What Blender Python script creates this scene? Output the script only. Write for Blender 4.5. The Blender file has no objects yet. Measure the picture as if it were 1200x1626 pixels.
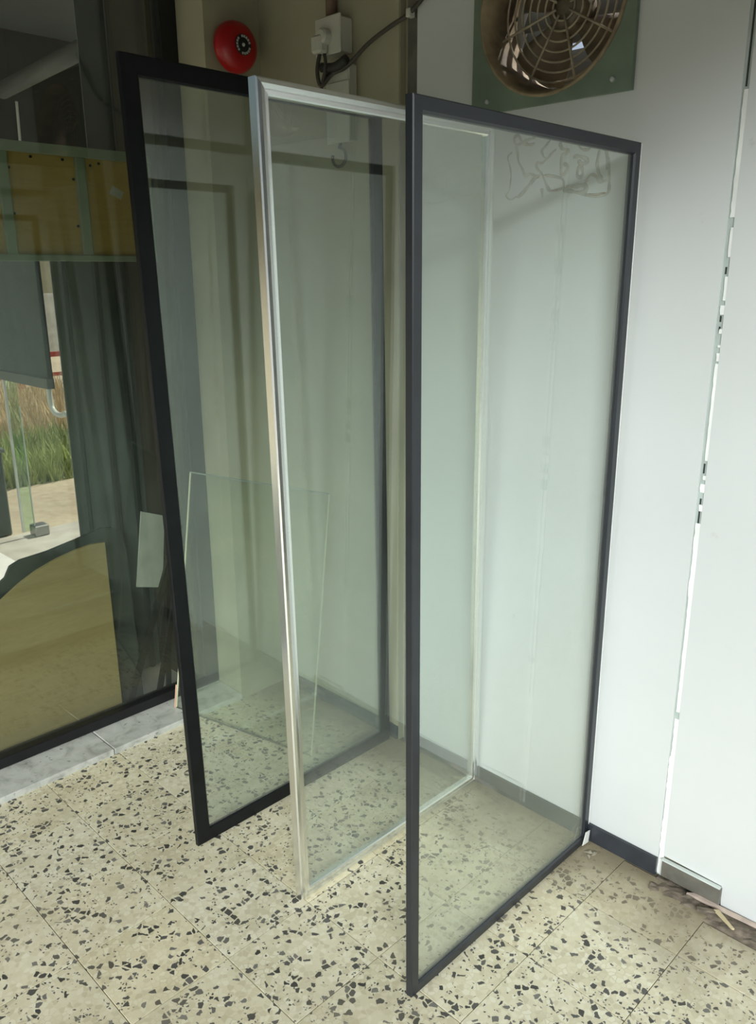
import bpy, bmesh, math, random
from mathutils import Vector, Matrix, noise
random.seed(7)
S = bpy.context.scene
C = S.collection

# ------------------------------------------------------------------ camera
cam_d = bpy.data.cameras.new('camera'); cam = bpy.data.objects.new('camera', cam_d); C.objects.link(cam)
yaw, pitch, roll = math.radians(-44.785), math.radians(16.282), math.radians(-0.280)
fw = Vector((math.sin(yaw)*math.cos(pitch), math.cos(yaw)*math.cos(pitch), -math.sin(pitch)))
rt = Vector((math.cos(yaw), -math.sin(yaw), 0)); up = rt.cross(fw)
rt2 = rt*math.cos(roll)+up*math.sin(roll); up2 = up*math.cos(roll)-rt*math.sin(roll)
cam.matrix_world = Matrix(((rt2.x, up2.x, -fw.x, 2.3356), (rt2.y, up2.y, -fw.y, -1.8225), (rt2.z, up2.z, -fw.z, 1.55), (0, 0, 0, 1)))
cam_d.sensor_fit = 'VERTICAL'; cam_d.sensor_height = 36; cam_d.lens = 36*1296.46/1626
cam_d.clip_start = .02
S.camera = cam

# ------------------------------------------------------------------ world, sun, daylight, added floor fill, exposure
w = bpy.data.worlds.new('world'); S.world = w; w.use_nodes = True
nt = w.node_tree; bg = nt.nodes['Background']
sky = nt.nodes.new('ShaderNodeTexSky'); sky.sky_type = 'NISHITA'; sky.sun_disc = False
sky.sun_elevation = math.radians(55); sky.sun_rotation = math.radians(0); sky.dust_density = 3
nt.links.new(sky.outputs[0], bg.inputs[0]); bg.inputs[1].default_value = .09
sun_d = bpy.data.lights.new('sun', 'SUN'); sun = bpy.data.objects.new('sun', sun_d); C.objects.link(sun)
sun_d.energy = 4.6; sun_d.angle = math.radians(1.0); sun_d.color = (1, .95, .86)
sun.rotation_euler = Vector((0.03, -0.62, -0.78)).to_track_quat('-Z', 'Y').to_euler()
day_d = bpy.data.lights.new('daylight', 'AREA'); day = bpy.data.objects.new('daylight', day_d); C.objects.link(day)
day_d.shape = 'RECTANGLE'; day_d.size = 9.0; day_d.size_y = 1.9; day_d.energy = 2950; day_d.color = (.93, 1.0, 1.0)
day.location = (9.8, -10.6, 5.85)
day.rotation_euler = (Vector((1.2, -1.0, 1.2))-Vector(day.location)).to_track_quat('-Z', 'Y').to_euler()
fill_d = bpy.data.lights.new('floor_fill', 'AREA'); fill = bpy.data.objects.new('floor_fill', fill_d); C.objects.link(fill)  # unseen area lamp added to brighten the floor
fill_d.shape = 'RECTANGLE'; fill_d.size = 4.5; fill_d.size_y = 2.2; fill_d.energy = 430; fill_d.color = (1.0, .99, .93)
fill.location = (1.3, -7.6, 4.7)
fill.rotation_euler = (Vector((1.2, -1.6, 0))-Vector(fill.location)).to_track_quat('-Z', 'Y').to_euler()
S.view_settings.view_transform = 'Standard'; S.view_settings.look = 'None'
S.view_settings.exposure = 0.0; S.view_settings.gamma = 1; S.view_settings.use_curve_mapping = False
S.cycles.max_bounces = 14; S.cycles.transparent_max_bounces = 24; S.cycles.use_denoising = True
S.cycles.sample_clamp_indirect = 6

# ------------------------------------------------------------------ materials
class NT:
    def __init__(s, name):
        s.m = bpy.data.materials.new(name); s.m.use_nodes = True; s.t = s.m.node_tree
        s.p = s.t.nodes.get('Principled BSDF'); s.out = s.t.nodes.get('Material Output')
    def n(s, typ, ins=None, **kw):
        nd = s.t.nodes.new('ShaderNode'+typ)
        for k, v in kw.items(): setattr(nd, k, v)
        for k, v in (ins or {}).items():
            i = nd.inputs[k]
            if hasattr(v, 'is_linked') or isinstance(v, bpy.types.NodeSocket): s.t.links.new(v, i)
            else: i.default_value = v
        return nd
    def math(s, op, a, b=0.0, clamp=False):
        nd = s.n('Math', {0: a, 1: b}, operation=op, use_clamp=clamp); return nd.outputs[0]
    def mix(s, f, a, b, mode='MIX'):
        nd = s.t.nodes.new('ShaderNodeMix'); nd.data_type = 'RGBA'; nd.blend_type = mode
        for i, v in ((0, f), (6, a), (7, b)):
            if isinstance(v, bpy.types.NodeSocket): s.t.links.new(v, nd.inputs[i])
            else: nd.inputs[i].default_value = v
        return nd.outputs[2]
    def ramp(s, f, stops):
        nd = s.n('ValToRGB', {0: f}); cr = nd.color_ramp
        while len(cr.elements) < len(stops): cr.elements.new(.5)
        for e, (p, c) in zip(cr.elements, stops):
            e.position = p; e.color = c if len(c) == 4 else (*c, 1)
        return nd.outputs[0]
    def set(s, **kw):
        for k, v in kw.items():
            i = s.p.inputs[k.replace('_', ' ')]
            if isinstance(v, bpy.types.NodeSocket): s.t.links.new(v, i)
            else: i.default_value = v
    def bump(s, h, strength=.3, dist=.002):
        b = s.n('Bump', {'Height': h, 'Strength': strength, 'Distance': dist}); s.t.links.new(b.outputs[0], s.p.inputs['Normal'])
def c4(r, g, b): return (r, g, b, 1)

def mat_plain(name, col, rough=.5, metal=0.0, var=.12, scale=12, bump=.0, spec=.5):
    m = NT(name); co = m.n('TexCoord').outputs['Object']
    nz = m.n('TexNoise', {'Vector': co, 'Scale': scale, 'Detail': 4.0}).outputs[0]
    a = c4(*[c*(1-var) for c in col]); b = c4(*[min(1, c*(1+var)) for c in col])
    m.set(Base_Color=m.ramp(nz, [(.3, a), (.7, b)]), Roughness=rough, Metallic=metal)
    m.p.inputs['Specular IOR Level'].default_value = spec
    if bump: m.bump(nz, bump, .003)
    return m.m

def mat_glass(name, tint, ior=1.5, dust=.02, dustcol=(.62, .66, .6), splash=0.0):
    m = NT(name)
    geo = m.n('NewGeometry'); bf = geo.outputs['Backfacing']
    i_ = m.math('ADD', m.math('MULTIPLY', bf, 1/ior-ior), ior)
    fr = m.n('Fresnel', {'IOR': i_}).outputs[0]
    tr = m.n('BsdfTransparent', {'Color': c4(*tint)}).outputs[0]
    gl = m.n('BsdfGlossy', {'Color': c4(1, 1, 1), 'Roughness': 0.0}).outputs[0]
    df = m.n('BsdfDiffuse', {'Color': c4(*dustcol)}).outputs[0]
    co = m.n('TexCoord').outputs['Object']
    nz = m.n('TexNoise', {'Vector': co, 'Scale': 3.0, 'Detail': 5.0}).outputs[0]
    d = m.math('MULTIPLY', m.ramp(nz, [(.3, (.4, .4, .4)), (.75, (1, 1, 1))]), dust)
    if splash:        # dirt splashed up from the floor, ragged upper limit
        zz = m.n('SeparateXYZ', {0: co}).outputs[2]
        e = m.math('SUBTRACT', m.math('ADD', .62, m.math('MULTIPLY', nz, .5)), zz)
        d = m.math('ADD', d, m.math('MULTIPLY', m.ramp(e, [(.0, (0, 0, 0)), (.85, (1, 1, 1))]), splash))
    a = m.n('MixShader', {0: d, 1: tr, 2: df}).outputs[0]
    b = m.n('MixShader', {0: fr, 1: a, 2: gl}).outputs[0]
    m.t.links.new(b, m.out.inputs[0]); return m.m

def mat_terrazzo(name='terrazzo'):
    m = NT(name); co = m.n('TexCoord').outputs['Object']
    rnd = m.n('ObjectInfo').outputs['Random']
    off = m.n('CombineXYZ', {0: m.math('MULTIPLY', rnd, 37.0), 1: m.math('MULTIPLY', rnd, 91.0), 2: 0.0}).outputs[0]
    v = m.n('VectorMath', {0: co, 1: off}, operation='ADD').outputs[0]
    wob = m.n('TexNoise', {'Vector': v, 'Scale': 60.0, 'Detail': 2.0}, noise_dimensions='2D').outputs[1]
    wv = m.n('VectorMath', {0: wob, 1: (.5, .5, .5)}, operation='SUBTRACT').outputs[0]
    wv = m.n('VectorMath', {0: wv, 'Scale': .009}, operation='SCALE').outputs[0]
    v2 = m.n('VectorMath', {0: v, 1: wv}, operation='ADD').outputs[0]
    def layer(scale, thr, edge):
        a = m.n('TexVoronoi', {'Vector': v2, 'Scale': scale}, voronoi_dimensions='2D')
        e = m.n('TexVoronoi', {'Vector': v2, 'Scale': scale}, voronoi_dimensions='2D', feature='DISTANCE_TO_EDGE')
        sep = m.n('SeparateColor', {0: a.outputs['Color']})
        sel = m.math('LESS_THAN', sep.outputs[0], thr)
        e2 = m.math('ADD', edge, m.math('MULTIPLY', sep.outputs[1], edge*1.3))
        ins = m.math('GREATER_THAN', e.outputs[0], e2)
        return m.math('MULTIPLY', sel, ins), sep.outputs[2]
    big, bv = layer(66, .18, .08)
    small, sv = layer(150, .15, .12)
    clump = m.n('TexNoise', {'Vector': v, 'Scale': 9.0, 'Detail': 2.0}, noise_dimensions='2D').outputs[0]
    cl = m.math('GREATER_THAN', clump, .44)
    small = m.math('MULTIPLY', small, cl)
    pale, pv = layer(75, 1.1, .05)
    base = m.n('TexNoise', {'Vector': v, 'Scale': 6.0, 'Detail': 6.0}, noise_dimensions='2D').outputs[0]
    bc = m.ramp(base, [(.3, (.57, .52, .37)), (.55, (.69, .635, .475)), (.75, (.74, .69, .53))])
    pc = m.ramp(pv, [(0, (.54, .48, .33)), (.35, (.68, .62, .44)), (.7, (.73, .68, .51)), (1, (.79, .755, .60))])
    col = m.mix(m.math('MULTIPLY', pale, .75), bc, pc)
    tint = m.ramp(rnd, [(0, (.93, .91, .86)), (.5, (1, 1, 1)), (1, (1.0, .97, .90))])
    col = m.mix(1.0, col, tint, 'MULTIPLY')
    dc = m.ramp(bv, [(0, (.05, .048, .04)), (.7, (.10, .095, .085)), (1, (.2, .19, .165))])
    dc2 = m.ramp(sv, [(0, (.055, .055, .05)), (1, (.17, .16, .14))])
    col = m.mix(small, col, dc2); col = m.mix(big, col, dc)
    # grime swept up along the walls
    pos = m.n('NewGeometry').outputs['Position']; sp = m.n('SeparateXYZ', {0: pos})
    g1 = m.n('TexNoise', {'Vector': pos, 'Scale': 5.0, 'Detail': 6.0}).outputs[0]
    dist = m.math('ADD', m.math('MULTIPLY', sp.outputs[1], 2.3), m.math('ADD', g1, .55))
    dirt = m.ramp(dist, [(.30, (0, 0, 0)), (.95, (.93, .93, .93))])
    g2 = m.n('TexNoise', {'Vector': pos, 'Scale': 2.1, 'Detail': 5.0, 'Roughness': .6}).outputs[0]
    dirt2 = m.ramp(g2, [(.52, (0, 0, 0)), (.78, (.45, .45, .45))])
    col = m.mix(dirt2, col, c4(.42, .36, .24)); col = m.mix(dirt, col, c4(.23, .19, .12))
    m.set(Base_Color=col, Roughness=m.ramp(g1, [(.3, (.38,)*3), (.7, (.55,)*3)]))
    return m.m

def mat_board(name, col):
    m = NT(name); co = m.n('TexCoord').outputs['Object']
    mp = m.n('Mapping', {'Vector': co, 'Scale': (3, 3, 30)}).outputs[0]
    n1 = m.n('TexNoise', {'Vector': mp, 'Scale': 4.0, 'Detail': 6.0}).outputs[0]
    n2 = m.n('TexNoise', {'Vector': co, 'Scale': 3.0, 'Detail': 4.0}).outputs[0]
    f = m.math('ADD', m.math('MULTIPLY', n1, .5), m.math('MULTIPLY', n2, .5))
    m.set(Base_Color=m.ramp(f, [(.3, tuple(c*.78 for c in col)), (.7, col)]), Roughness=.6)
    m.bump(n1, .1, .001); return m.m

def mat_whitewall():
    m = NT('white_panel'); pos = m.n('NewGeometry').outputs['Position']
    n1 = m.n('TexNoise', {'Vector': pos, 'Scale': 1.6, 'Detail': 5.0}).outputs[0]
    n2 = m.n('TexNoise', {'Vector': pos, 'Scale': 9.0, 'Detail': 6.0, 'Roughness': .65}).outputs[0]
    col = m.ramp(n1, [(.3, (.58, .59, .58)), (.7, (.63, .64, .63))])
    spots = m.ramp(n2, [(.655, (0, 0, 0)), (.72, (.5,)*3)])
    col = m.mix(spots, col, c4(.45, .45, .42))
    m.set(Base_Color=col, Roughness=m.ramp(n1, [(.3, (.30,)*3), (.7, (.40,)*3)]))
    return m.m

def mat_beige():
    m = NT('beige_plaster'); pos = m.n('NewGeometry').outputs['Position']
    n1 = m.n('TexNoise', {'Vector': pos, 'Scale': 3.0, 'Detail': 6.0}).outputs[0]
    n2 = m.n('TexNoise', {'Vector': pos, 'Scale': 60.0, 'Detail': 3.0}).outputs[0]
    m.set(Base_Color=m.ramp(n1, [(.3, (.32, .295, .20)), (.7, (.42, .39, .275))]), Roughness=.6)
    m.bump(n2, .15, .002); return m.m

def mat_marble():
    m = NT('marble'); co = m.n('TexCoord').outputs['Object']
    rnd = m.n('ObjectInfo').outputs['Random']
    v = m.n('VectorMath', {0: co, 1: m.n('CombineXYZ', {0: m.math('MULTIPLY', rnd, 20.0), 1: rnd, 2: 0.0}).outputs[0]}, operation='ADD').outputs[0]
    n1 = m.n('TexNoise', {'Vector': v, 'Scale': 16.0, 'Detail': 8.0, 'Roughness': .6, 'Distortion': .8}).outputs[0]
    n2 = m.n('TexNoise', {'Vector': v, 'Scale': 45.0, 'Detail': 3.0}).outputs[0]
    col = m.ramp(n1, [(.3, (.30, .30, .27)), (.5, (.50, .50, .455)), (.7, (.58, .575, .53))])
    col = m.mix(m.ramp(n2, [(.66, (0, 0, 0)), (.7, (.7,)*3)]), col, c4(.16, .16, .15))
    m.set(Base_Color=col, Roughness=.35); return m.m

def mat_chrome():
    m = NT('polished_aluminium'); co = m.n('TexCoord').outputs['Object']
    n = m.n('TexNoise', {'Vector': co, 'Scale': 25.0, 'Detail': 3.0}).outputs[0]
    m.set(Base_Color=c4(.93, .935, .92), Metallic=1.0, Roughness=m.ramp(n, [(.3, (.235,)*3), (.7, (.25,)*3)]))
    return m.m

def mat_ground():
    m = NT('yard_ground'); pos = m.n('NewGeometry').outputs['Position']
    n1 = m.n('TexNoise', {'Vector': pos, 'Scale': .9, 'Detail': 7.0}).outputs[0]
    n2 = m.n('TexNoise', {'Vector': pos, 'Scale': 14.0, 'Detail': 5.0}).outputs[0]
    col = m.ramp(n1, [(.35, (.43, .36, .25)), (.6, (.56, .48, .35))])
    col = m.mix(.35, col, m.ramp(n2, [(.3, (.3, .25, .17)), (.7, (.68, .6, .46))]))
    m.set(Base_Color=col, Roughness=.9); return m.m

M = dict(
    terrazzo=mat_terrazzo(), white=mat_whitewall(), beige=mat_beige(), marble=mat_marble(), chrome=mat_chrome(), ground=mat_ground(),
    grout=mat_plain('grout', (.17, .145, .10), .95), black=mat_plain('black_anodised', (.018, .021, .026), .34, 0, .15, 20),
    black_old=mat_plain('black_painted_timber', (.006, .007, .008), .42, metal=0, var=.25, scale=20, spec=.25),
    rail=mat_plain('black_window_metal', (.006, .006, .007), .4),
    skirt=mat_plain('black_skirting', (.03, .034, .042), .35, 0, .2, 18), skirt2=mat_plain('grey_skirting', (.13, .12, .10), .5, 0, .3, 15),
    gasket=mat_plain('pale_edge', (.62, .66, .62), .35), seal=mat_plain('white_sealant', (.82, .82, .79), .6), seal_dark=mat_plain('seam_gap', (.40, .45, .42), .7), seal_black=mat_plain('open_gap', (.03, .035, .033), .8),
    red=mat_plain('red_enamel', (.38, .006, .008), .28, 0, .15, 8), blackplastic=mat_plain('black_plastic', (.012, .012, .012), .4),
    silver=mat_plain('silver_print', (.45, .46, .45), .4), plastic=mat_plain('ivory_plastic', (.55, .54, .46), .45, 0, .06),
    conduit=mat_plain('brown_conduit', (.2, .13, .09), .6), cable=mat_plain('grey_cable', (.06, .055, .042), .6), tape=mat_plain('dark_tape', (.03, .028, .024), .6),
    fangreen=mat_plain('green_steel', (.17, .22, .165), .45, 0, .18, 8), fanbrown=mat_plain('rusty_dust', (.25, .19, .115), .75, 0, .4, 22),
    wire=mat_plain('dusty_wire', (.36, .31, .22), .7, 0, .25, 30), blade=mat_plain('fan_blade', (.15, .12, .08), .6, 0, .3, 12), louvre=mat_plain('grey_louvre', (.24, .25, .23), .6),
    ceiling=mat_plain('ceiling_paint', (.15, .145, .11), .9), darkwall=mat_plain('dim_wall', (.12, .12, .11), .9), asphalt=mat_plain('asphalt', (.12, .12, .115), .9),
    plywood=mat_board('plywood', (.46, .36, .17)), signply=mat_board('sign_plywood', (.72, .50, .17)), batten=mat_plain('mint_batten', (.36, .43, .34), .7),
    cutout=mat_plain('cutout_board', (.05, .062, .06), .5), screen=mat_plain('screen_cloth', (.06, .08, .078), .7), groove_shade=mat_plain('fold_shade', (.045, .055, .055), .6), scrap=mat_plain('scrap', (.3, .27, .2), .8), dark=mat_plain('dark_sheet', (.11, .13, .128), .55, 0, .15, 6), darker=mat_plain('outer_wall', (.03, .028, .024), .9),
    greyboard=mat_plain('grey_board', (.5, .52, .5), .6, 0, .1), screw=mat_plain('screw', (.03, .03, .03), .5), paper=mat_plain('paper', (.72, .72, .66), .7),
    glue=mat_plain('old_glue', (.46, .45, .40), .5, 0, .25, 30, .4), rust=mat_plain('rust_speck', (.33, .2, .1), .8),
    grass=mat_plain('grass_green', (.34, .40, .15), .8, 0, .5, 3), straw=mat_plain('dry_grass', (.58, .47, .29), .9, 0, .4, 3), redpaint=mat_plain('red_rail', (.42, .06, .045), .6),
    concrete=mat_plain('concrete', (.52, .5, .45), .9, 0, .15, 6), whitebox=mat_plain('white_slab', (.8, .8, .78), .6, 0, .08), steel=mat_plain('steel', (.3, .31, .31), .35, .8),
    rubble=mat_plain('rubble', (.15, .12, .09), .95, 0, .5, 40, .6), pink=mat_plain('pink_mortar', (.40, .32, .265), .9, 0, .2, 30), wood=mat_plain('splinter', (.5, .41, .25), .8),
    pinkedge=mat_plain('pink_edge', (.5, .3, .2), .5),
    leafglass=mat_glass('green_leaf_glass', (.80, .93, .83), dust=.05), cleansheet=mat_glass('clean_sheet_glass', (.955, .985, .955), dust=.02), clear=mat_glass('clear_glass', (.975, 1.0, .985), dust=.03, dustcol=(.60, .62, .49), splash=.16), hazy=mat_glass('hazy_glass', (.96, .99, .97), ior=1.65, dust=.03, splash=.10), grey=mat_glass('grey_glass', (.90, .94, .905), ior=1.75, dust=.045, splash=.08),
    tint=mat_glass('tinted_glass', (.82, .84, .79), ior=1.6, dust=.015), edge=mat_plain('glass_edge', (.5, .49, .33), .3), edge_dim=mat_plain('glass_edge_dim', (.24, .28, .23), .3), edge_shade=mat_plain('glass_edge_shade', (.08, .085, .06), .4),
)

# ------------------------------------------------------------------ helpers
def obj(name, bm, mat, parent=None, smooth=False, origin=None):
    me = bpy.data.meshes.new(name)
    if origin is not None: bmesh.ops.translate(bm, verts=bm.verts, vec=-Vector(origin))
    bmesh.ops.recalc_face_normals(bm, faces=bm.faces)
    bm.to_mesh(me); bm.free()
    if smooth:
        for p in me.polygons: p.use_smooth = True
    me.materials.append(M[mat] if isinstance(mat, str) else mat)
    o = bpy.data.objects.new(name, me); C.objects.link(o)
    if origin is not None: o.location = Vector(origin)
    if parent:
        o.parent = parent
        o.matrix_parent_inverse = Matrix.Translation(-Vector(parent.location)) if parent.rotation_euler.to_matrix().to_euler() == parent.rotation_euler and parent.rotation_euler[:] == (0, 0, 0) else parent.matrix_basis.inverted()
    return o
def B(): return bmesh.new()
def box(bm, x0, x1, y0, y1, z0, z1, bev=0):
    r = bmesh.ops.create_cube(bm, size=1)
    bmesh.ops.scale(bm, verts=r['verts'], vec=(x1-x0, y1-y0, z1-z0))
    bmesh.ops.translate(bm, verts=r['verts'], vec=((x0+x1)/2, (y0+y1)/2, (z0+z1)/2))
    if bev:
        es = list({e for v in r['verts'] for e in v.link_edges})
        bmesh.ops.bevel(bm, geom=es, offset=bev, segments=1, affect='EDGES')
    return bm
def bx(*a): return box(B(), *a)
def hexa(bm, pts):
    vs = [bm.verts.new(p) for p in pts]
    for f in ((0, 1, 2, 3), (7, 6, 5, 4), (0, 4, 5, 1), (1, 5, 6, 2), (2, 6, 7, 3), (3, 7, 4, 0)): bm.faces.new([vs[i] for i in f])
    return bm
def prism(bm, poly, axis, a, b):
    """extrude a 2-D outline along an axis ('x': outline is (y,z); 'y': (x,z); 'z': (x,y))"""
    def P(q, t): return {'x': (t, q[0], q[1]), 'y': (q[0], t, q[1]), 'z': (q[0], q[1], t)}[axis]
    A = [bm.verts.new(P(q, a)) for q in poly]; Bv = [bm.verts.new(P(q, b)) for q in poly]
    n = len(poly)
    bm.faces.new(A); bm.faces.new(Bv[::-1])
    for i in range(n): bm.faces.new((A[i], Bv[i], Bv[(i+1) % n], A[(i+1) % n]))
    return bm
def tube(bm, pts, r, seg=8, cap=True):
    pts = [Vector(p) for p in pts]; rings = []
    prev = None
    for i, p in enumerate(pts):
        d = (pts[min(i+1, len(pts)-1)]-pts[max(i-1, 0)]).normalized()
        if prev is None: u = d.orthogonal().normalized()
        else: u = (prev-d*prev.dot(d)).normalized()
        prev = u; v = d.cross(u)
        rr = r[i] if isinstance(r, (list, tuple)) else r
        rings.append([bm.verts.new(p+u*math.cos(2*math.pi*k/seg)*rr+v*math.sin(2*math.pi*k/seg)*rr) for k in range(seg)])
    for a, b in zip(rings, rings[1:]):
        for k in range(seg): bm.faces.new((a[k], a[(k+1) % seg], b[(k+1) % seg], b[k]))
    if cap: bm.faces.new(rings[0][::-1]); bm.faces.new(rings[-1])
    return bm
def lathe(bm, prof, origin, axis, seg=40):
    """revolve (radius, height) pairs round an axis vector at origin"""
    ax = Vector(axis).normalized(); u = ax.orthogonal().normalized(); v = ax.cross(u); o = Vector(origin); rings = []
    for r, hh in prof:
        if r < 1e-6: rings.append([bm.verts.new(o+ax*hh)])
        else: rings.append([bm.verts.new(o+ax*hh+(u*math.cos(2*math.pi*k/seg)+v*math.sin(2*math.pi*k/seg))*r) for k in range(seg)])
    for a, b in zip(rings, rings[1:]):
        for k in range(seg):
            q = [a[k % len(a)], a[(k+1) % len(a)], b[(k+1) % len(b)], b[k % len(b)]]
            q2 = []
            for x in q:
                if x not in q2: q2.append(x)
            if len(q2) > 2: bm.faces.new(q2)
    return bm
def spline(pts, n=8):
    pts = [Vector(p) for p in pts]; out = []
    for i in range(len(pts)-1):
        p0, p1, p2, p3 = pts[max(i-1, 0)], pts[i], pts[i+1], pts[min(i+2, len(pts)-1)]
        for k in range(n):
            t = k/n
            out.append(.5*((2*p1)+(p2-p0)*t+(2*p0-5*p1+4*p2-p3)*t*t+(3*p1-p0-3*p2+p3)*t**3))
    return out+[pts[-1]]
def tag(o, label=None, cat=None, group=None, kind=None):
    if label: o['label'] = label
    if cat: o['category'] = cat
    if group: o['group'] = group
    if kind: o['kind'] = kind
    return o
def empty(name, loc):
    o = bpy.data.objects.new(name, None); o.empty_display_size = .05; o.location = loc; C.objects.link(o); return o

# ------------------------------------------------------------------ floor: each terrazzo tile is a piece
RX, RY, RZ = 3.0, -4.2, 2.95          # room: x 0..RX, y RY..0, height RZ
floor = obj('floor', bx(-.2, RX+.2, RY-.2, .2, -.1, -.004), 'grout')
tag(floor, 'cream terrazzo tile floor with dark stone chips', kind='structure')
xs = [0.0]+[.235+.25*k for k in range(12)]
xs = [x for x in xs if x < RX]+[RX]
ys = [-.000]+[-.222-.25*k for k in range(17)]
ys = [y for y in ys if y > RY]+[RY]
G = .0009
tile_mesh = {}
for i in range(len(xs)-1):
    for j in range(len(ys)-1):
        x0, x1, y1, y0 = xs[i], xs[i+1], ys[j], ys[j+1]
        if j == 0 and x0 > 1.4:
            y1 = -.012 if x0 < 1.6 else -.078
        dx, dy = x1-x0, y1-y0
        key = (round(dx, 3), round(dy, 3))
        if key not in tile_mesh:
            bm = bx(-dx/2+G, dx/2-G, -dy/2+G, dy/2-G, -.02, 0, .0006)
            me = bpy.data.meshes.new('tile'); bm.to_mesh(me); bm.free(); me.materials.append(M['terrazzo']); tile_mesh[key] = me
        t = bpy.data.objects.new('tile', tile_mesh[key]); C.objects.link(t); t.parent = floor
        t.location = ((x0+x1)/2, (y0+y1)/2, random.uniform(-.0008, 0))

# ------------------------------------------------------------------ walls and ceiling
# back wall: beige plaster, a recessed channel, then two white panels
bm = B(); box(bm, -.2, .622, .0, .2, -.05, RZ); box(bm, .622, .684, .022, .2, -.05, RZ)
FX0, FX1, FZ0, FZ1 = .885, 1.332, 1.938, 2.385      # fan plate
fcx, fcz, FR = 1.110, 2.155, .195
box(bm, .684, FX0+.02, .012, .2, -.05, RZ); box(bm, FX1-.02, RX+.2, .012, .2, -.05, RZ)
box(bm, FX0+.02, FX1-.02, .012, .2, -.05, FZ0+.015); box(bm, FX0+.02, FX1-.02, .012, .2, FZ1-.015, RZ)
wall_back = tag(obj('wall_back', bm, 'beige'), 'beige plaster wall with white panels and a recessed channel', kind='structure')
def holed_panel(bm, x0, x1, z0, z1, hx0, hx1, hz0, hz1, y0, y1):
    box(bm, x0, hx0, y0, y1, z0, z1); box(bm, hx1, x1, y0, y1, z0, z1)
    box(bm, hx0, hx1, y0, y1, z0, hz0); box(bm, hx0, hx1, y0, y1, hz1, z1)
    return bm
obj('wall_panel', holed_panel(B(), .684, 1.5725, .012, RZ, FX0+.02, FX1-.02, FZ0+.015, FZ1-.015, 0, .012), 'white', wall_back)
bm = B(); prism(bm, [(1.587, .066), (1.742, .062), (1.745, .004), (RX, .004), (RX, RZ), (1.587, RZ)], 'y', 0, .012)
obj('wall_panel', bm, 'white', wall_back)
# seam: dark joint with broken white sealant in it
seam = obj('seam_joint', bx(1.5725, 1.587, .0025, .0125, .0, RZ), 'seal_dark', wall_back)
z = .02
segs = [(.005, .36, 1), (.36, .47, .8), (.49, .80, .7), (.80, .985, .9), (1.015, 1.03, .6), (1.06, 1.08, .8), (1.09, 1.10, .5), (1.135, 1.355, .55), (1.36, 1.378, .5), (1.39, 1.395, .5), (1.42, 1.43, .5),
        (1.46, 1.48, .7), (1.49, 1.54, .5), (1.58, 1.64, .45), (1.66, 1.905, .75)]
for a, b, wd in segs:
    bm = B(); n = max(2, int((b-a)/.012)); ring = []
    xl, xr = [], []
    for k in range(n+1):
        zz = a+(b-a)*k/n; xr.append((1.587, zz)); xl.append((1.587-.0145*wd*random.uniform(.8, 1.0), zz))
    prism(bm, xl+xr[::-1], 'y', .0003, .004)
    obj('sealant_strip', bm, 'seal', seam)
for a, b in ((.985, 1.014), (1.031, 1.045), (1.105, 1.128), (1.42, 1.435), (1.445, 1.458), (1.545, 1.56), (1.91, 2.1)):
    obj('open_gap', bx(1.5785, 1.5825, .0018, .007, a, b), 'seal_black', seam)
obj('corner_bead', bx(.600, .620, -.004, .001, 0, RZ, .0015), 'beige', wall_back)
obj('channel_liner', bx(.640, .680, .010, .0225, 0, RZ), 'skirt2', wall_back)
# left wall: pier, lintel, far pier
bm = B(); box(bm, -.24, 0, -.21, .0, -.05, RZ); box(bm, -.24, 0, -2.6, -.21, 2.62, RZ); box(bm, -.24, 0, RY-.2, -2.6, -.05, RZ)
tag(obj('wall_left', bm, 'beige'), 'beige plaster pier beside the dark shop window', kind='structure')
bm = B(); box(bm, RX, RX+.15, -.22, .0, -.05, RZ); box(bm, RX, RX+.15, RY-.2, -.55, 2.48, RZ); box(bm, RX, RX+.15, -.55, -.22, -.05, RZ)
tag(obj('wall_right', bm, 'darkwall'), 'plain wall around the wide open shop entrance', kind='structure')
bm = B(); box(bm, -.2, .15, RY-.2, RY, -.05, RZ); box(bm, RX-.15, RX+.15, RY-.2, RY, -.05, RZ); box(bm, .15, RX-.15, RY-.2, RY, 2.5, RZ)  # front opening added to let the fill lamp reach the floor
tag(obj('wall_front', bm, 'darkwall'), 'plain unseen wall with an opening added for the floor fill light', kind='structure')
tag(obj('ceiling', bx(-.24, RX+.15, RY-.2, .2, RZ, RZ+.15), 'ceiling'), 'plain off-white ceiling of the shop', kind='structure')
# skirting
bb = tag(obj('baseboard_back', bx(.684, 1.5725, -.010, .0, .0, .053, .001), 'skirt'), 'black skirting along the white wall panel', kind='structure')
obj('baseboard_plaster', bx(.0, .621, -.010, .0, .0, .05, .001), 'skirt', bb)
o = obj('loose_skirting', bx(1.589, 1.744, -.011, .003, .010, .058, .001), 'skirt2', bb); o['label'] = 'short grey skirting piece beside the panel seam'
obj('cap_strip', bx(1.587, 1.742, -.0125, .0, .058, .0605), 'gasket', bb)

# ------------------------------------------------------------------ shop window with marble sill
win = tag(obj('window_1', bx(-.195, -.145, -2.6, -.21, .021, .058, .002), 'rail'), 'black framed tinted shop window', kind='structure')
obj('jamb', bx(-.195, -.145, -.272, -.21, .058, 2.58, .002), 'rail', win)
obj('jamb', bx(-.195, -.145, -2.6, -2.55, .058, 2.58, .002), 'rail', win)
obj('head_rail', bx(-.195, -.145, -2.6, -.21, 2.58, 2.62, .002), 'rail', win)
obj('pane', bx(-.173, -.165, -2.55, -.272, .05, 2.585), 'tint', win)
sill_y = [-.21, -.737, -1.29, -1.84, -2.6]
for a, b in zip(sill_y, sill_y[1:]):
    obj('sill_slab', bx(-.26, .006, b+.0012, a-.0012, -.004, .02, .0025), 'marble', win, origin=(0, (a+b)/2, 0))

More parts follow.
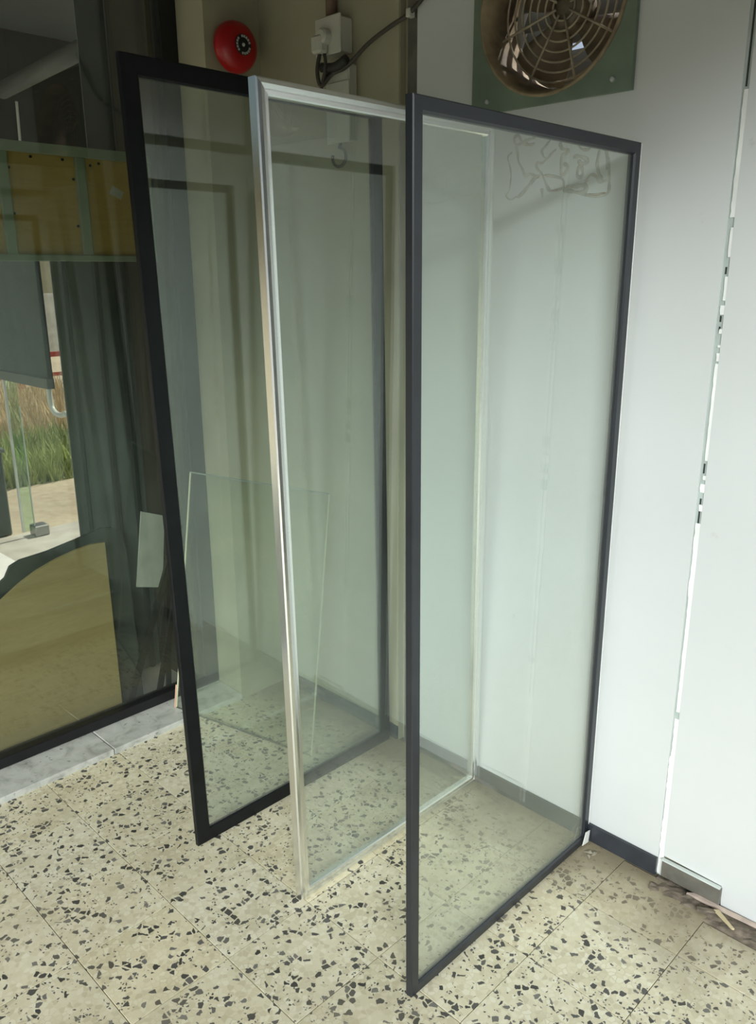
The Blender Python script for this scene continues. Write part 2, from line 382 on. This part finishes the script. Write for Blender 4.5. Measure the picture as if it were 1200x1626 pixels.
# ------------------------------------------------------------------ the three glass panels in frames
def glass_panel(x, yn, yf, H, dx, dy, w, t, prof, fmat, gmat, label, gt=.006):
    """mitred frame; prof lists (inward offset, offset along the normal) round the section"""
    L = yf-yn; root = empty('glass_screen', (x, yn, 0)); tag(root, label, 'glass screen', 'framed glass screens standing against the white wall')
    lean = Vector((dx, dy, 0))/H
    def P(a, b, n): return Vector((x+n, yn+a, 0))+Vector((lean.x*b, lean.y*b, b))
    def member(name, f0, f1):
        bm = B(); A = [bm.verts.new(f0(u, n)) for u, n in prof]; Z = [bm.verts.new(f1(u, n)) for u, n in prof]; k = len(prof)
        for i in range(k): bm.faces.new((A[i], A[(i+1) % k], Z[(i+1) % k], Z[i]))
        bm.faces.new(A[::-1]); bm.faces.new(Z)
        return obj(name, bm, fmat, root)
    member('stile', lambda u, n: P(u, u, n), lambda u, n: P(u, H-u, n))
    member('stile', lambda u, n: P(L-u, u, n), lambda u, n: P(L-u, H-u, n))
    member('bottom_rail', lambda u, n: P(u, u, n), lambda u, n: P(L-u, u, n))
    member('top_rail', lambda u, n: P(u, H-u, n), lambda u, n: P(L-u, H-u, n))
    i = w-.006
    pts = [P(a, b, n) for n in (-gt/2, gt/2) for a, b in ((i, i), (L-i, i), (L-i, H-i), (i, H-i))]
    g = obj('pane', hexa(B(), pts), gmat, root)
    return root, P
def sect(w, t, ch=.002, lip=.0):
    h = t/2
    return [(0+ch, -h), (w-.004, -h), (w, -h+.004), (w, h-.004), (w-.004, h), (ch, h), (0, h-ch), (0, -h+ch)]
p1, P1 = glass_panel(.594, -.80, -.022, 1.995, .027, -.057, .043, .016, sect(.043, .016), 'black_old', 'grey',
    'tallest glass screen in a wide black frame, nearest the dark shop window')
chp = [(0, -.012), (.026, -.012), (.030, -.008), (.030, .006), (.0275, .010), (.021, .0105), (.020, .0085), (.019, .0085), (.018, .0115), (.010, .0135), (.003, .012), (0, .009)]
p2, P2 = glass_panel(.962, -.733, -.006, 1.899, .041, -.07, .030, .025, chp, 'chrome', 'hazy',
    'glass screen in a polished silver aluminium frame, middle of the three')
p3, P3 = glass_panel(1.360, -.75, -.010, 1.822, .014, -.030, .026, .019, sect(.026, .019), 'black', 'clear',
    'glass screen in a slim black frame standing beside the wall panel seam')

q = B(); hexa(q, [P3(.7405, .05, -.006), P3(.7405, .05, .008), P3(.7405, 1.82, .008), P3(.7405, 1.82, -.006), P3(.7445, .05, -.006), P3(.7445, .05, .008), P3(.7445, 1.82, .008), P3(.7445, 1.82, -.006)])
o = obj('edge_strip', q, 'seal', p3); o['label'] = 'white strip along the wall side of the frame'
# ------------------------------------------------------------------ loose clear pane leaning on the pier
BL, BR, TL, TR = Vector((-.085, -.44, .0205)), Vector((.486, -.28, .0005)), Vector((-.128, -.284, .875)), Vector((.455, -.146, .875))
lp = empty('loose_glass_sheet', (.2, -.36, 0)); tag(lp, 'bare clear glass sheet leaning on the pier behind the tallest framed screen', 'glass sheet')
nrm = (BR-BL).cross(TL-BL).normalized()*.004
def sheet(bm, a, b, c, d, n): return hexa(bm, [a, b, c, d, a+n, b+n, c+n, d+n])
obj('pane', sheet(B(), BL, BR, TR, TL, nrm), 'cleansheet', lp)
ins = .003
for a, b, m_ in ((BL, TL, 'edge'), (BR, TR, 'edge'), (TL, TR, 'edge_dim'), (BL, BR, 'edge_shade')):  # top dimming and foot shade of the edge are put into its colour
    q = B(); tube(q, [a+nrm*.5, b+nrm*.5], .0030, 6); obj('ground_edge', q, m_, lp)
q = B(); tube(q, [BL+nrm*.5+Vector((-.003, -.004, 0)), BL.lerp(TL, .1)+nrm*.5+Vector((-.003, -.004, 0))], .0035, 6); obj('edge_tape', q, 'pinkedge', lp)

# ------------------------------------------------------------------ red alarm bell on the pier
bell = empty('alarm_bell', (0, -.118, 2.225)); tag(bell, 'round red alarm bell mounted high on the beige pier', 'alarm bell')
o_ = (0, -.118, 2.225)
obj('back_plate', lathe(B(), [(0, 0), (.05, 0), (.05, .016), (0, .016)], o_, (1, 0, 0)), 'red', bell, True)
obj('gong', lathe(B(), [(.0, .016), (.070, .016), (.073, .02), (.074, .028), (.0725, .040), (.068, .052), (.060, .062), (.046, .069), (.03, .071), (0, .071)], o_, (1, 0, 0), 48), 'red', bell, True)
disc = obj('centre_disc', lathe(B(), [(0, .0705), (.029, .0705), (.029, .0735), (0, .0735)], o_, (1, 0, 0)), 'blackplastic', bell)
for k in range(18):
    a = 2*math.pi*k/18
    if k % 6 == 0: continue
    ca, sa = math.cos(a), math.sin(a); q = B()
    r0, r1, hw = .0205, .0272, .0031
    pts = []
    for xx in (.0735, .0741):
        for r, s_ in ((r0, -1), (r0, 1), (r1, 1), (r1, -1)):
            pts.append((xx, o_[1]+r*ca-s_*hw*sa, o_[2]+r*sa+s_*hw*ca))
    obj('disc_mark', hexa(q, pts), 'silver', disc)
obj('centre_screw', lathe(B(), [(0, .0735), (.0055, .0735), (.004, .0765), (0, .077)], o_, (1, 0, 0), 16), 'silver', disc)

# ------------------------------------------------------------------ socket, trunking, cable on the plaster wall
sk = empty('power_socket', (.38, 0, 2.2)); tag(sk, 'ivory surface socket with a plug on the beige wall', 'socket')
obj('back_box', bx(.338, .435, -.048, 0, 2.16, 2.25, .004), 'plastic', sk)
obj('face_plate', bx(.333, .440, -.056, -.048, 2.155, 2.255, .003), 'plastic', sk)
pl = obj('plug', bx(.348, .392, -.088, -.056, 2.158, 2.205, .006), 'plastic', sk)
q = B(); lathe(q, [(0, 0), (.021, 0), (.021, .022), (.016, .027), (0, .027)], (.385, -.056, 2.2), (0, -1, 0), 28); obj('plug_collar', q, 'plastic', pl)
tag(obj('conduit_pipe', tube(B(), [(.362, -.016, 2.25), (.362, -.016, RZ)], .016, 14), 'conduit', None, True), 'brown conduit running up the wall from the ivory socket', 'conduit')
ju = empty('junction_box', (.405, 0, 1.92)); tag(ju, 'tall ivory junction box below the socket with a small hook under it', 'junction box')
obj('box_body', bx(.362, .452, -.035, 0, 1.925, 2.13, .004), 'plastic', ju)
obj('cover', bx(.358, .456, -.040, -.035, 1.921, 2.085, .002), 'plastic', ju)
q = B(); lathe(q, [(0, 0), (.004, 0), (.004, .001), (0, .001)], (.40, -.0405, 2.04), (0, -1, 0), 10); obj('screw', q, 'screw', ju)
hook = [(.39+.03*math.cos(a), -.02, 1.885+.026*math.sin(a)) for a in [math.pi*.5-2*math.pi*.8*k/14 for k in range(15)]]
obj('hook', tube(B(), [(.39, -.01, 1.93)]+hook, .0045, 8), 'tape', ju, True)
cb = empty('power_cable', (.40, -.06, 2.12)); tag(cb, 'dark loose cable sagging from the socket up towards the wall fan', 'cable')
main = spline([(.365, -.065, 2.165), (.362, -.075, 2.115), (.372, -.07, 2.075), (.40, -.05, 2.105), (.45, -.04, 2.118), (.53, -.03, 2.165), (.61, -.022, 2.195), (.668, -.014, 2.215), (.74, -.012, 2.262), (.80, -.012, 2.33), (.87, -.014, 2.43)], 6)
obj('cord', tube(B(), main, .0058, 8), 'cable', cb, True)
obj('cord', tube(B(), spline([(.38, -.062, 2.16), (.39, -.068, 2.12), (.368, -.066, 2.07), (.37, -.055, 2.095), (.405, -.045, 2.12)], 6), .005, 8), 'cable', cb, True)
obj('tape_wrap', tube(B(), spline([(.365, -.06, 2.125), (.41, -.05, 2.12), (.455, -.045, 2.135)], 4), .0135, 10), 'tape', cb, True)
obj('cable_clip', bx(.660, .676, -.022, 0, 2.205, 2.226, .002), 'plastic', cb)

# ------------------------------------------------------------------ wall fan
fan = empty('exhaust_fan', (fcx, 0, FZ0)); tag(fan, 'dusty wall exhaust fan in a square green steel plate', 'exhaust fan')
N = 64; bm = B()
def ring_pt(k, r): a = 2*math.pi*k/N; return (fcx+r*math.cos(a), fcz+r*math.sin(a))
def sq_pt(k):
    a = 2*math.pi*k/N; c, s_ = math.cos(a), math.sin(a); h = (FX1-FX0)/2-.0; m_ = max(abs(c), abs(s_)); q = h/m_
    x, zz = c*q, s_*q
    lim = .985
    return ((FX0+FX1)/2+x, (FZ0+FZ1)/2+zz)
for y0 in (0,):
    inn = [[bm.verts.new((ring_pt(k, FR)[0], y, ring_pt(k, FR)[1])) for k in range(N)] for y in (-.012, .0)]
    out = [[bm.verts.new((sq_pt(k)[0], y, sq_pt(k)[1])) for k in range(N)] for y in (-.012, .0)]
    for k in range(N):
        j = (k+1) % N
        bm.faces.new((inn[0][k], inn[0][j], out[0][j], out[0][k])); bm.faces.new((inn[1][k], out[1][k], out[1][j], inn[1][j]))
        bm.faces.new((out[0][k], out[0][j], out[1][j], out[1][k])); bm.faces.new((inn[0][k], inn[1][k], inn[1][j], inn[0][j]))
obj('mounting_plate', bm, 'fangreen', fan)
fo = (fcx, 0, fcz)
obj('duct_ring', lathe(B(), [(FR+.006, .012), (FR+.006, .017), (FR-.001, .018), (FR-.014, -.02), (FR-.022, -.10), (FR-.018, -.10), (FR-.009, -.02), (FR-.001, .0), (FR+.004, .011)], fo, (0, -1, 0), 64), 'fanbrown', fan, True)
gy = .045
for r in (.030, .052, .074, .096, .118, .140, .162):
    pts = [(fcx+r*math.cos(2*math.pi*k/48), gy, fcz+r*math.sin(2*math.pi*k/48)) for k in range(49)]
    obj('guard_ring', tube(B(), pts, .0026, 6, False), 'wire', fan, True)
for k in range(8):
    a = 2*math.pi*k/8+.26
    obj('guard_spoke', tube(B(), [(fcx+.02*math.cos(a), gy-.004, fcz+.02*math.sin(a)), (fcx+.188*math.cos(a), gy-.004, fcz+.188*math.sin(a))], .003, 6), 'wire', fan, True)
obj('hub', lathe(B(), [(0, -.05), (.045, -.05), (.05, -.065), (.05, -.11), (0, -.11)], fo, (0, -1, 0), 32), 'blade', fan, True)
for k in range(4):
    a0 = math.pi/2*k+.95; bm = B(); rows = []
    for i in range(7):
        r = .04+.128*i/6; wd = .42+.18*math.sin(math.pi*i/6*.8); row = []
        for j in range(6):
            t = j/5-.5; a = a0+t*2*wd*.72
            row.append((fcx+r*math.cos(a), .085+t*.06, fcz+r*math.sin(a)))
        rows.append(row)
    F = [[bm.verts.new(p) for p in row] for row in rows]; Bk = [[bm.verts.new((p[0], p[1]+.003, p[2])) for p in row] for row in rows]
    for i in range(6):
        for j in range(5):
            bm.faces.new((F[i][j], F[i+1][j], F[i+1][j+1], F[i][j+1])); bm.faces.new((Bk[i][j], Bk[i][j+1], Bk[i+1][j+1], Bk[i+1][j]))
    for i in range(6):
        for j in (0, 5): bm.faces.new((F[i][j], F[i+1][j], Bk[i+1][j], Bk[i][j]))
    for j in range(5):
        for i in (0, 6): bm.faces.new((F[i][j], F[i][j+1], Bk[i][j+1], Bk[i][j]))
    obj('blade', bm, 'blade', fan, True)
for k in range(9):
    zc = fcz-.19+.047*k; q = B()
    hexa(q, [(FX0+.025, .16, zc), (FX1-.025, .16, zc), (FX1-.025, .185, zc+(.052 if k not in (2, 6) else .036)), (FX0+.025, .185, zc+(.052 if k not in (2, 6) else .036)), (FX0+.025, .163, zc-.002), (FX1-.025, .163, zc-.002), (FX1-.025, .188, zc+(.050 if k not in (2, 6) else .034)), (FX0+.025, .188, zc+(.050 if k not in (2, 6) else .034))])
    obj('louvre_slat', q, 'louvre', fan)
for sx in (-.175, .175):
    for sz in (-.19, .19):
        q = B(); lathe(q, [(0, .012), (.006, .012), (.005, .016), (0, .017)], (fcx+sx, 0, fcz+sz), (0, -1, 0), 12); obj('bolt', q, 'silver', fan)

# ------------------------------------------------------------------ old glue trails on the wall panel
glue = empty('glue_residue', (1.15, 0, 1.72)); tag(glue, 'dried looping glue trails left on the white wall panel', 'glue residue')
GS = [
    ([(1.0773, 1.8690), (1.0552, 1.8656), (1.0386, 1.8616), (1.0263, 1.8788), (1.0133, 1.8730), (1.0198, 1.8578), (1.0406, 1.8585), (1.0634, 1.8534), (1.0762, 1.8563)], 0.0014, 'glue'),
    ([(1.0199, 1.8548), (1.0266, 1.8367), (1.0294, 1.8189), (1.0439, 1.7972), (1.0505, 1.7820)], 0.0014, 'glue'),
    ([(1.0091, 1.8413), (0.9960, 1.8308), (1.0050, 1.8063), (1.0082, 1.7823), (1.0038, 1.7527), (0.9945, 1.7413), (1.0088, 1.7298), (1.0280, 1.7362)], 0.0009, 'glue'),
    ([(1.0506, 1.7791), (1.0634, 1.7868), (1.0825, 1.7795), (1.0953, 1.7814), (1.0791, 1.7740), (1.0649, 1.7604), (1.0432, 1.7412), (1.0282, 1.7332)], 0.0018, 'glue'),
    ([(1.1214, 1.8587), (1.1078, 1.8460), (1.0975, 1.8357), (1.1057, 1.8207), (1.1149, 1.8184), (1.1269, 1.8286), (1.1388, 1.8359)], 0.0012, 'glue'),
    ([(1.1132, 1.8172), (1.0992, 1.8084), (1.0862, 1.8110), (1.0850, 1.7996), (1.1007, 1.7839)], 0.0016, 'glue'),
    ([(1.1007, 1.7839), (1.1130, 1.7627), (1.1250, 1.7445), (1.1431, 1.7433), (1.1608, 1.7464), (1.1656, 1.7532), (1.1593, 1.7678), (1.1375, 1.7752), (1.1082, 1.7804)], 0.0014, 'glue'),
    ([(1.1027, 1.7504), (1.1059, 1.7283)], 0.0018, 'glue'),
    ([(1.1485, 1.8503), (1.1547, 1.8357), (1.1724, 1.8312), (1.1660, 1.8235), (1.1558, 1.8189), (1.1568, 1.7794), (1.1689, 1.7812), (1.1732, 1.7949), (1.1605, 1.8016)], 0.0016, 'glue'),
    ([(1.1993, 1.8396), (1.2102, 1.8289), (1.2271, 1.8272), (1.2365, 1.8345)], 0.0014, 'glue'),
    ([(1.1875, 1.8132), (1.2011, 1.8147), (1.2219, 1.8072), (1.2259, 1.7986), (1.2092, 1.7974), (1.2017, 1.8063)], 0.0018, 'glue'),
    ([(1.2059, 1.7949), (1.2005, 1.7759), (1.2080, 1.7669), (1.2159, 1.7746), (1.2113, 1.7917)], 0.0016, 'glue'),
    ([(1.2572, 1.8230), (1.2525, 1.7990), (1.2578, 1.7740), (1.2690, 1.7567)], 0.0016, 'glue'),
    ([(1.2637, 1.8223), (1.2718, 1.8229), (1.2781, 1.8048), (1.2787, 1.7778)], 0.0014, 'glue'),
    ([(1.2814, 1.8045), (1.2868, 1.7581), (1.2860, 1.7281), (1.2617, 1.7242), (1.2348, 1.7259), (1.2176, 1.7298)], 0.0014, 'glue'),
    ([(1.1645, 1.7433), (1.1895, 1.7373), (1.2174, 1.7327), (1.2271, 1.7390), (1.2229, 1.7491), (1.1886, 1.7487), (1.1713, 1.7471)], 0.0021, 'glue'),
    ([(1.2225, 1.7547), (1.2382, 1.7701), (1.2518, 1.7663), (1.2626, 1.7545), (1.2821, 1.7558)], 0.0016, 'glue'),
    ([(1.2347, 1.7282), (1.2550, 1.7258), (1.2795, 1.7280)], 0.0009, 'rust'),
    ([(1.1324, 1.7423), (1.1502, 1.7443)], 0.0007, 'rust'),
    ([(1.0864, 1.7757), (1.0937, 1.7772)], 0.0009, 'rust')]
for pts, wd, kind in GS:
    sp = spline([(x, 0, zz) for x, zz in pts], 5); bm = B(); Lf, Rt, Mid = [], [], []
    for i, p in enumerate(sp):
        d = (sp[min(i+1, len(sp)-1)]-sp[max(i-1, 0)]); d = d.normalized() if d.length > 1e-6 else Vector((1, 0, 0))
        n_ = Vector((-d.z, 0, d.x)); wv = 3.2*wd*(.75+.5*noise.noise(p*70))
        wv *= .6 if i in (0, len(sp)-1) else 1
        prof = []
        for s_, hh in ((-1, 0), (-.8, .0004), (0, .0003), (.8, .0004), (1, 0)):
            prof.append(bm.verts.new(p+n_*s_*wv+Vector((0, -hh-.0001, 0))))
        Mid.append(prof)
    for a, b in zip(Mid, Mid[1:]):
        for k in range(4): bm.faces.new((a[k], a[k+1], b[k+1], b[k]))
        bm.faces.new((a[4], a[0], b[0], b[4]))
    bm.faces.new(Mid[0]); bm.faces.new(Mid[-1][::-1])
    obj('glue_bead', bm, kind, glue, True)

# ------------------------------------------------------------------ rubble along the foot of the second panel
bm = B(); nx, ny = 46, 7; V = []
for i in range(nx+1):
    x = 1.58+(RX-1.58)*i/nx*.5; row = []
    for j in range(ny+1):
        y = -.079+.079*j/ny; e = math.sin(math.pi*min(1, j/ny))*.5+.35*(j/ny)
        row.append(bm.verts.new((x, y, -.004+.014*e*(.6+.9*noise.noise(Vector((x*40, y*60, 0)))))))
    V.append(row)
for i in range(nx):
    for j in range(ny): bm.faces.new((V[i][j], V[i+1][j], V[i+1][j+1], V[i][j+1]))
tag(obj('rubble_strip', bm, 'rubble'), 'crumbled brown mortar in the gap at the foot of the right wall panel', 'rubble', kind='stuff')
def chunk(name, pts, th, mat, label, cat, grp=None):
    bm = B(); A = [bm.verts.new(p) for p in pts]; Z = [bm.verts.new((p[0]+.001, p[1]+.001, p[2]+th)) for p in pts]; n = len(pts)
    bm.faces.new(A); bm.faces.new(Z[::-1])
    for i in range(n): bm.faces.new((A[i], A[(i+1) % n], Z[(i+1) % n], Z[i]))
    return tag(obj(name, bm, mat), label, cat, grp)
chunk('mortar_flake', [(1.665, -.022, .004), (1.745, -.019, .003), (1.86, -.012, .004), (1.86, -.004, .005), (1.742, -.011, .006), (1.68, -.013, .006)], .006, 'pink', 'pinkish mortar flake along the foot of the grey skirting', 'mortar flake')
chunk('wood_splinter', [(1.742, -.038, .012), (1.80, -.068, .012), (1.805, -.066, .012), (1.752, -.032, .013)], .004, 'wood', 'pale wooden splinter lying on the crumbled mortar', 'splinter')
chunk('mortar_lump', [(1.705, -.052, .006), (1.745, -.034, .010), (1.752, -.040, .010), (1.71, -.062, .006)], .005, 'rubble', 'small brown mortar lump between splinter and floor tile', 'mortar lump')

# sticker and scraps at the far foot of the third panel
st = empty('corner_sticker', (1.376, -.03, .0)); tag(st, 'torn grey sticker on the bottom corner of the slim black frame', 'sticker')
q = B(); hexa(q, [(1.376, -.050, .008), (1.376, -.020, .004), (1.376, -.014, .040), (1.376, -.036, .044), (1.3775, -.050, .008), (1.3775, -.020, .004), (1.3775, -.014, .040), (1.3775, -.036, .044)])
obj('sticker_face', q, 'paper', st)
for k, (x, y, rr) in enumerate([(1.40, -.055, .4), (1.415, -.05, 1.4), (1.41, -.07, 2.2)]):
    q = B(); L = .012; c_, s_ = math.cos(rr)*L, math.sin(rr)*L
    hexa(q, [(x-c_, y-s_, .0005), (x+c_*.3-s_*.4, y+s_*.3+c_*.4, .0005), (x+c_, y+s_, .0005), (x+s_*.3, y-c_*.3, .0005), (x-c_, y-s_, .002), (x+c_*.3-s_*.4, y+s_*.3+c_*.4, .006), (x+c_, y+s_, .003), (x+s_*.3, y-c_*.3, .005)])
    tag(obj('paper_scrap', q, 'scrap'), ['tiny paper scrap on the floor nearest the torn sticker', 'tiny paper scrap on the floor, closest to the black skirting', 'tiny paper scrap on the floor, farthest out from the skirting'][k], 'paper scrap', 'paper scraps on the floor by the sticker')

# ------------------------------------------------------------------ beyond the tinted window
GZ = -.02
bm = B(); box(bm, -40, -.26, -25, 30, -.3, GZ); tag(obj('ground', bm, 'ground'), 'sandy yard outside the shop window', kind='structure')
bm = B(); box(bm, RX+.2, 30, -25, 25, -.3, -.05); box(bm, -.26, RX+.2, -25, RY-.2, -.3, -.05); tag(obj('street', bm, 'asphalt'), 'pale pavement outside the open entrance', kind='structure')
tag(obj('pavement', bx(-2.7, -.262, -6, 3, GZ, GZ+.012), 'concrete'), 'concrete pavement strip outside the shop window', kind='structure')
# sign back
sg = empty('signboard', (-.30, -1, 1.59)); tag(sg, 'back of a plywood signboard with mint battens outside the tinted window', 'signboard')
obj('board', bx(-.305, -.295, -2.3, -.235, 1.595, 1.935), 'signply', sg)
obj('batten', bx(-.295, -.280, -2.3, -.235, 1.905, 1.935, .002), 'batten', sg)
obj('batten', bx(-.295, -.280, -2.3, -.235, 1.592, 1.612, .002), 'batten', sg)
for y in (-.235-.018, -.508, -.752, -1.05, -1.35, -1.65, -1.95, -2.25):
    obj('batten', bx(-.295, -.280, y-.016, y+.016, 1.612, 1.905, .002), 'batten', sg)
for y, zz in ((-.47, 1.885), (-.53, 1.84), (-.73, 1.86), (-.66, 1.895), (-.56, 1.895), (-.53, 1.7), (-.73, 1.73), (-.44, 1.893)):
    q = B(); lathe(q, [(0, 0), (.0045, 0), (.0045, .003), (0, .003)], (-.295, y, zz), (1, 0, 0), 8); obj('screw', q, 'screw', sg)
q = B(); hexa(q, [(-.2945, -.412, 1.805), (-.2945, -.372, 1.788), (-.2945, -.36, 1.812), (-.2945, -.398, 1.83), (-.293, -.412, 1.805), (-.293, -.372, 1.788), (-.293, -.36, 1.812), (-.293, -.398, 1.83)]); obj('sticker', q, 'paper', sg)
# plywood sheet with a curved top
pts = [(-.569, GZ+.02), (-.572, .652), (-.62, .657), (-.68, .650), (-.746, .636), (-.82, .612), (-.88, .583), (-.946, .541), (-1.0, .495), (-1.05, .43), (-1.09, .35), (-1.11, .25), (-1.115, GZ+.02)]
tag(obj('plywood_sheet', prism(B(), pts, 'x', -.262, -.250), 'plywood'), 'plywood sheet with a curved top standing outside the tinted window', 'plywood sheet')
pts = [(-.46, GZ+.02), (-.475, .60), (-.49, .665), (-.52, .688), (-.56, .692), (-.66, .672), (-.76, .655), (-.85, .648), (-.885, .635), (-.905, .60), (-.93, .585), (-1.2, .575), (-1.2, GZ+.02)]
tag(obj('dark_cutout_board', prism(B(), pts, 'x', -.305, -.290), 'cutout'), 'dark board with rounded shoulders standing behind the plywood sheet', 'board')
# dark ribbed sheet, upper and lower
def ribbed(name, y0, y1, z0, z1, x, ribs, label):
    r = empty(name, (x, (y0+y1)/2, z0)); tag(r, label, 'metal sheet')
    obj('sheet_face', bx(x, x+.004, y0, y1, z0, z1), 'dark', r)
    for y in ribs:
        q = B(); prism(q, [(x+.004, y-.014), (x+.014, y-.007), (x+.014, y+.007), (x+.004, y+.014)], 'z', z0, z1); obj('rib', q, 'groove_shade', r)  # shade of recessed grooves is put into the dark rib colour
    return r
ribbed('ribbed_sheet', -.545, -.265, GZ+.012, 1.75, -.50, (-.505, -.385, -.30), 'dark ribbed metal sheet standing under the signboard')
ribbed('ribbed_sheet', -.368, -.15, 1.76, 2.75, -.50, (-.25,), 'dark narrow metal sheet rising above the signboard')
tag(obj('outer_wall', bx(-.62, -.24, -.262, .0, GZ, RZ), 'darker'), 'dark outer flank of the pier beyond the window', kind='structure')
# leaning boards and bars
gb = [(-.225, -.335, .70), (-.225, -.425, .735), (-.232, -.465, .455), (-.232, -.362, .425)]
q = B(); hexa(q, [(a-.02, b, c) for a, b, c in gb]+[(a-.028, b, c) for a, b, c in gb]); tag(obj('grey_offcut', q, 'greyboard'), 'pale grey offcut board propped beside the leaning black bars', 'board')
def bar(a, b, w, mat, label):
    a, b = Vector(a), Vector(b); d = (b-a).normalized(); s_ = Vector((0, d.z, -d.y)).normalized()*w; n_ = Vector((.012, 0, 0))
    q = B(); hexa(q, [a-s_, a+s_, b+s_, b-s_, a-s_+n_, a+s_+n_, b+s_+n_, b-s_+n_]); tag(obj('black_bar', q, mat), label, 'bar', 'black bars leaning outside the window')
bar((-.225, -.565, GZ+.025), (-.215, -.275, .72), .012, 'rail', 'longest black bar leaning across the pale grey offcut')
bar((-.235, -.43, GZ+.03), (-.226, -.30, .50), .010, 'rail', 'short black bar leaning close to the window jamb')
bar((-.255, -.375, GZ+.03), (-.255, -.31, .78), .009, 'rail', 'black bar standing almost upright by the window jamb')
# hanging panel with bent pipe, and canopy tube
hp = empty('side_screen', (-1.5, -.15, 1.0)); tag(hp, 'dark hanging screen with a bent pipe end outside the window', 'screen')
obj('screen_face', bx(-2.15, -1.5, -.165, -.14, 1.08, 1.93), 'screen', hp)
obj('bottom_bar', bx(-2.15, -1.5, -.172, -.135, 1.03, 1.08, .003), 'dark', hp)
obj('bent_pipe', tube(B(), spline([(-1.53, -.153, 1.06), (-1.53, -.153, .975), (-1.515, -.153, .935), (-1.475, -.153, .915), (-1.42, -.153, .915), (-1.37, -.153, .93)], 6), .013, 10), 'gasket', hp, True)
cn = empty('canopy', (-1.5, 0, 2.35)); tag(cn, 'grey canopy with a round front tube above the dark screen', 'canopy')
q = B(); hexa(q, [(-2.6, -.35, 2.22), (-.9, -.35, 2.60), (-.9, .5, 2.60), (-2.6, .5, 2.22), (-2.6, -.35, 2.24), (-.9, -.35, 2.62), (-.9, .5, 2.62), (-2.6, .5, 2.24)])
obj('canopy_sheet', bx(-2.2, -.55, -2.4, 1.2, 2.72, 2.74), 'dark', cn)
obj('dark_backdrop', bx(-2.2, -2.17, -2.4, 1.2, 1.95, 2.72), 'darker', cn)  # dark sheet added to cover the bright sky behind the canopy
obj('canopy_tube', tube(B(), [(-1.78, -.1, 2.36), (-.9, -.1, 2.40)], .036, 16), 'dark', cn, True)
q.free()
obj('hanging_cord', tube(B(), [(-1.5, -.16, 2.27), (-1.5, -.165, 2.1), (-1.5, -.155, 1.95)], .006, 6), 'whitebox', cn)
# glass leaf, white slab, bracket
gl = empty('glass_leaf', (-2.2, -.2, GZ)); tag(gl, 'upright greenish glass leaf in the yard outside', 'glass leaf')
obj('pane', bx(-2.60, -2.592, .052, .115, .03, 1.05), 'leafglass', gl)
obj('leaf_edge', bx(-2.604, -2.588, .040, .052, .03, 1.05), 'gasket', gl)
obj('leaf_edge', bx(-2.602, -2.590, .115, .120, .03, .80), 'gasket', gl)
obj('leaf_foot', bx(-2.64, -2.55, .10, .19, GZ+.012, .06, .006), 'steel', gl)
cr = empty('dark_crate', (-2.8, -.4, GZ)); tag(cr, 'dark crate standing beside the greenish glass leaf in the yard', 'crate')
obj('crate_body', bx(-3.1, -2.70, -.9, .02, GZ+.012, .52, .01), 'cutout', cr)
obj('crate_lid', bx(-3.12, -2.68, -.92, .03, .52, .545, .004), 'dark', cr)
tag(obj('white_slab', bx(-2.55, -1.5, -1.4, -.22, GZ+.012, .05, .01), 'whitebox'), 'white slab lying on the pavement outside the window', 'slab')
# low red rail and wall far off, grass
rl = empty('red_railing', (-9.6, 3, GZ)); tag(rl, 'low red railing at the far side of the yard', 'railing')
obj('rail_bar', bx(-9.65, -9.6, -2, 7, .40, .47), 'redpaint', rl); obj('rail_bar', bx(-9.65, -9.6, -2, 7, .12, .17), 'redpaint', rl)
for k in range(8): obj('post', bx(-9.67, -9.58, -1.9+1.2*k, -1.82+1.2*k, GZ, .58), 'redpaint', rl)
tag(obj('garden_wall', bx(-14.2, -14, -6, 14, GZ, 1.2), 'concrete'), 'pale wall behind the red railing across the yard', 'wall')
tag(obj('far_house', prism(B(), [(-4, GZ), (14, GZ), (14, 4.5), (5, 6), (-4, 4.5)], 'x', -24, -20), 'beige'), 'pale house far beyond the yard wall', 'house')
def tufts(name, mat, n, xr, yr, hr, label):
    bm = B()
    for _ in range(n):
        x, y = random.uniform(*xr), random.uniform(*yr); hgt = random.uniform(*hr); a = random.uniform(0, 6.28); wd = .012
        lx, ly = random.uniform(-.5, .5)*hgt, random.uniform(-.5, .5)*hgt
        p = [bm.verts.new((x-wd*math.cos(a), y-wd*math.sin(a), GZ)), bm.verts.new((x+wd*math.cos(a), y+wd*math.sin(a), GZ)), bm.verts.new((x+lx, y+ly, GZ+hgt))]
        bm.faces.new(p)
    tag(obj(name, bm, mat), label, 'grass', kind='stuff')
tufts('green_grass', 'grass', 9000, (-5.3, -3.9), (-.6, 3.2), (.08, .30), 'green grass growing in the sandy yard')
tufts('dry_grass', 'straw', 9000, (-9.2, -5.7), (-.8, 5.0), (.06, .34), 'dry straw coloured grass behind the green grass')
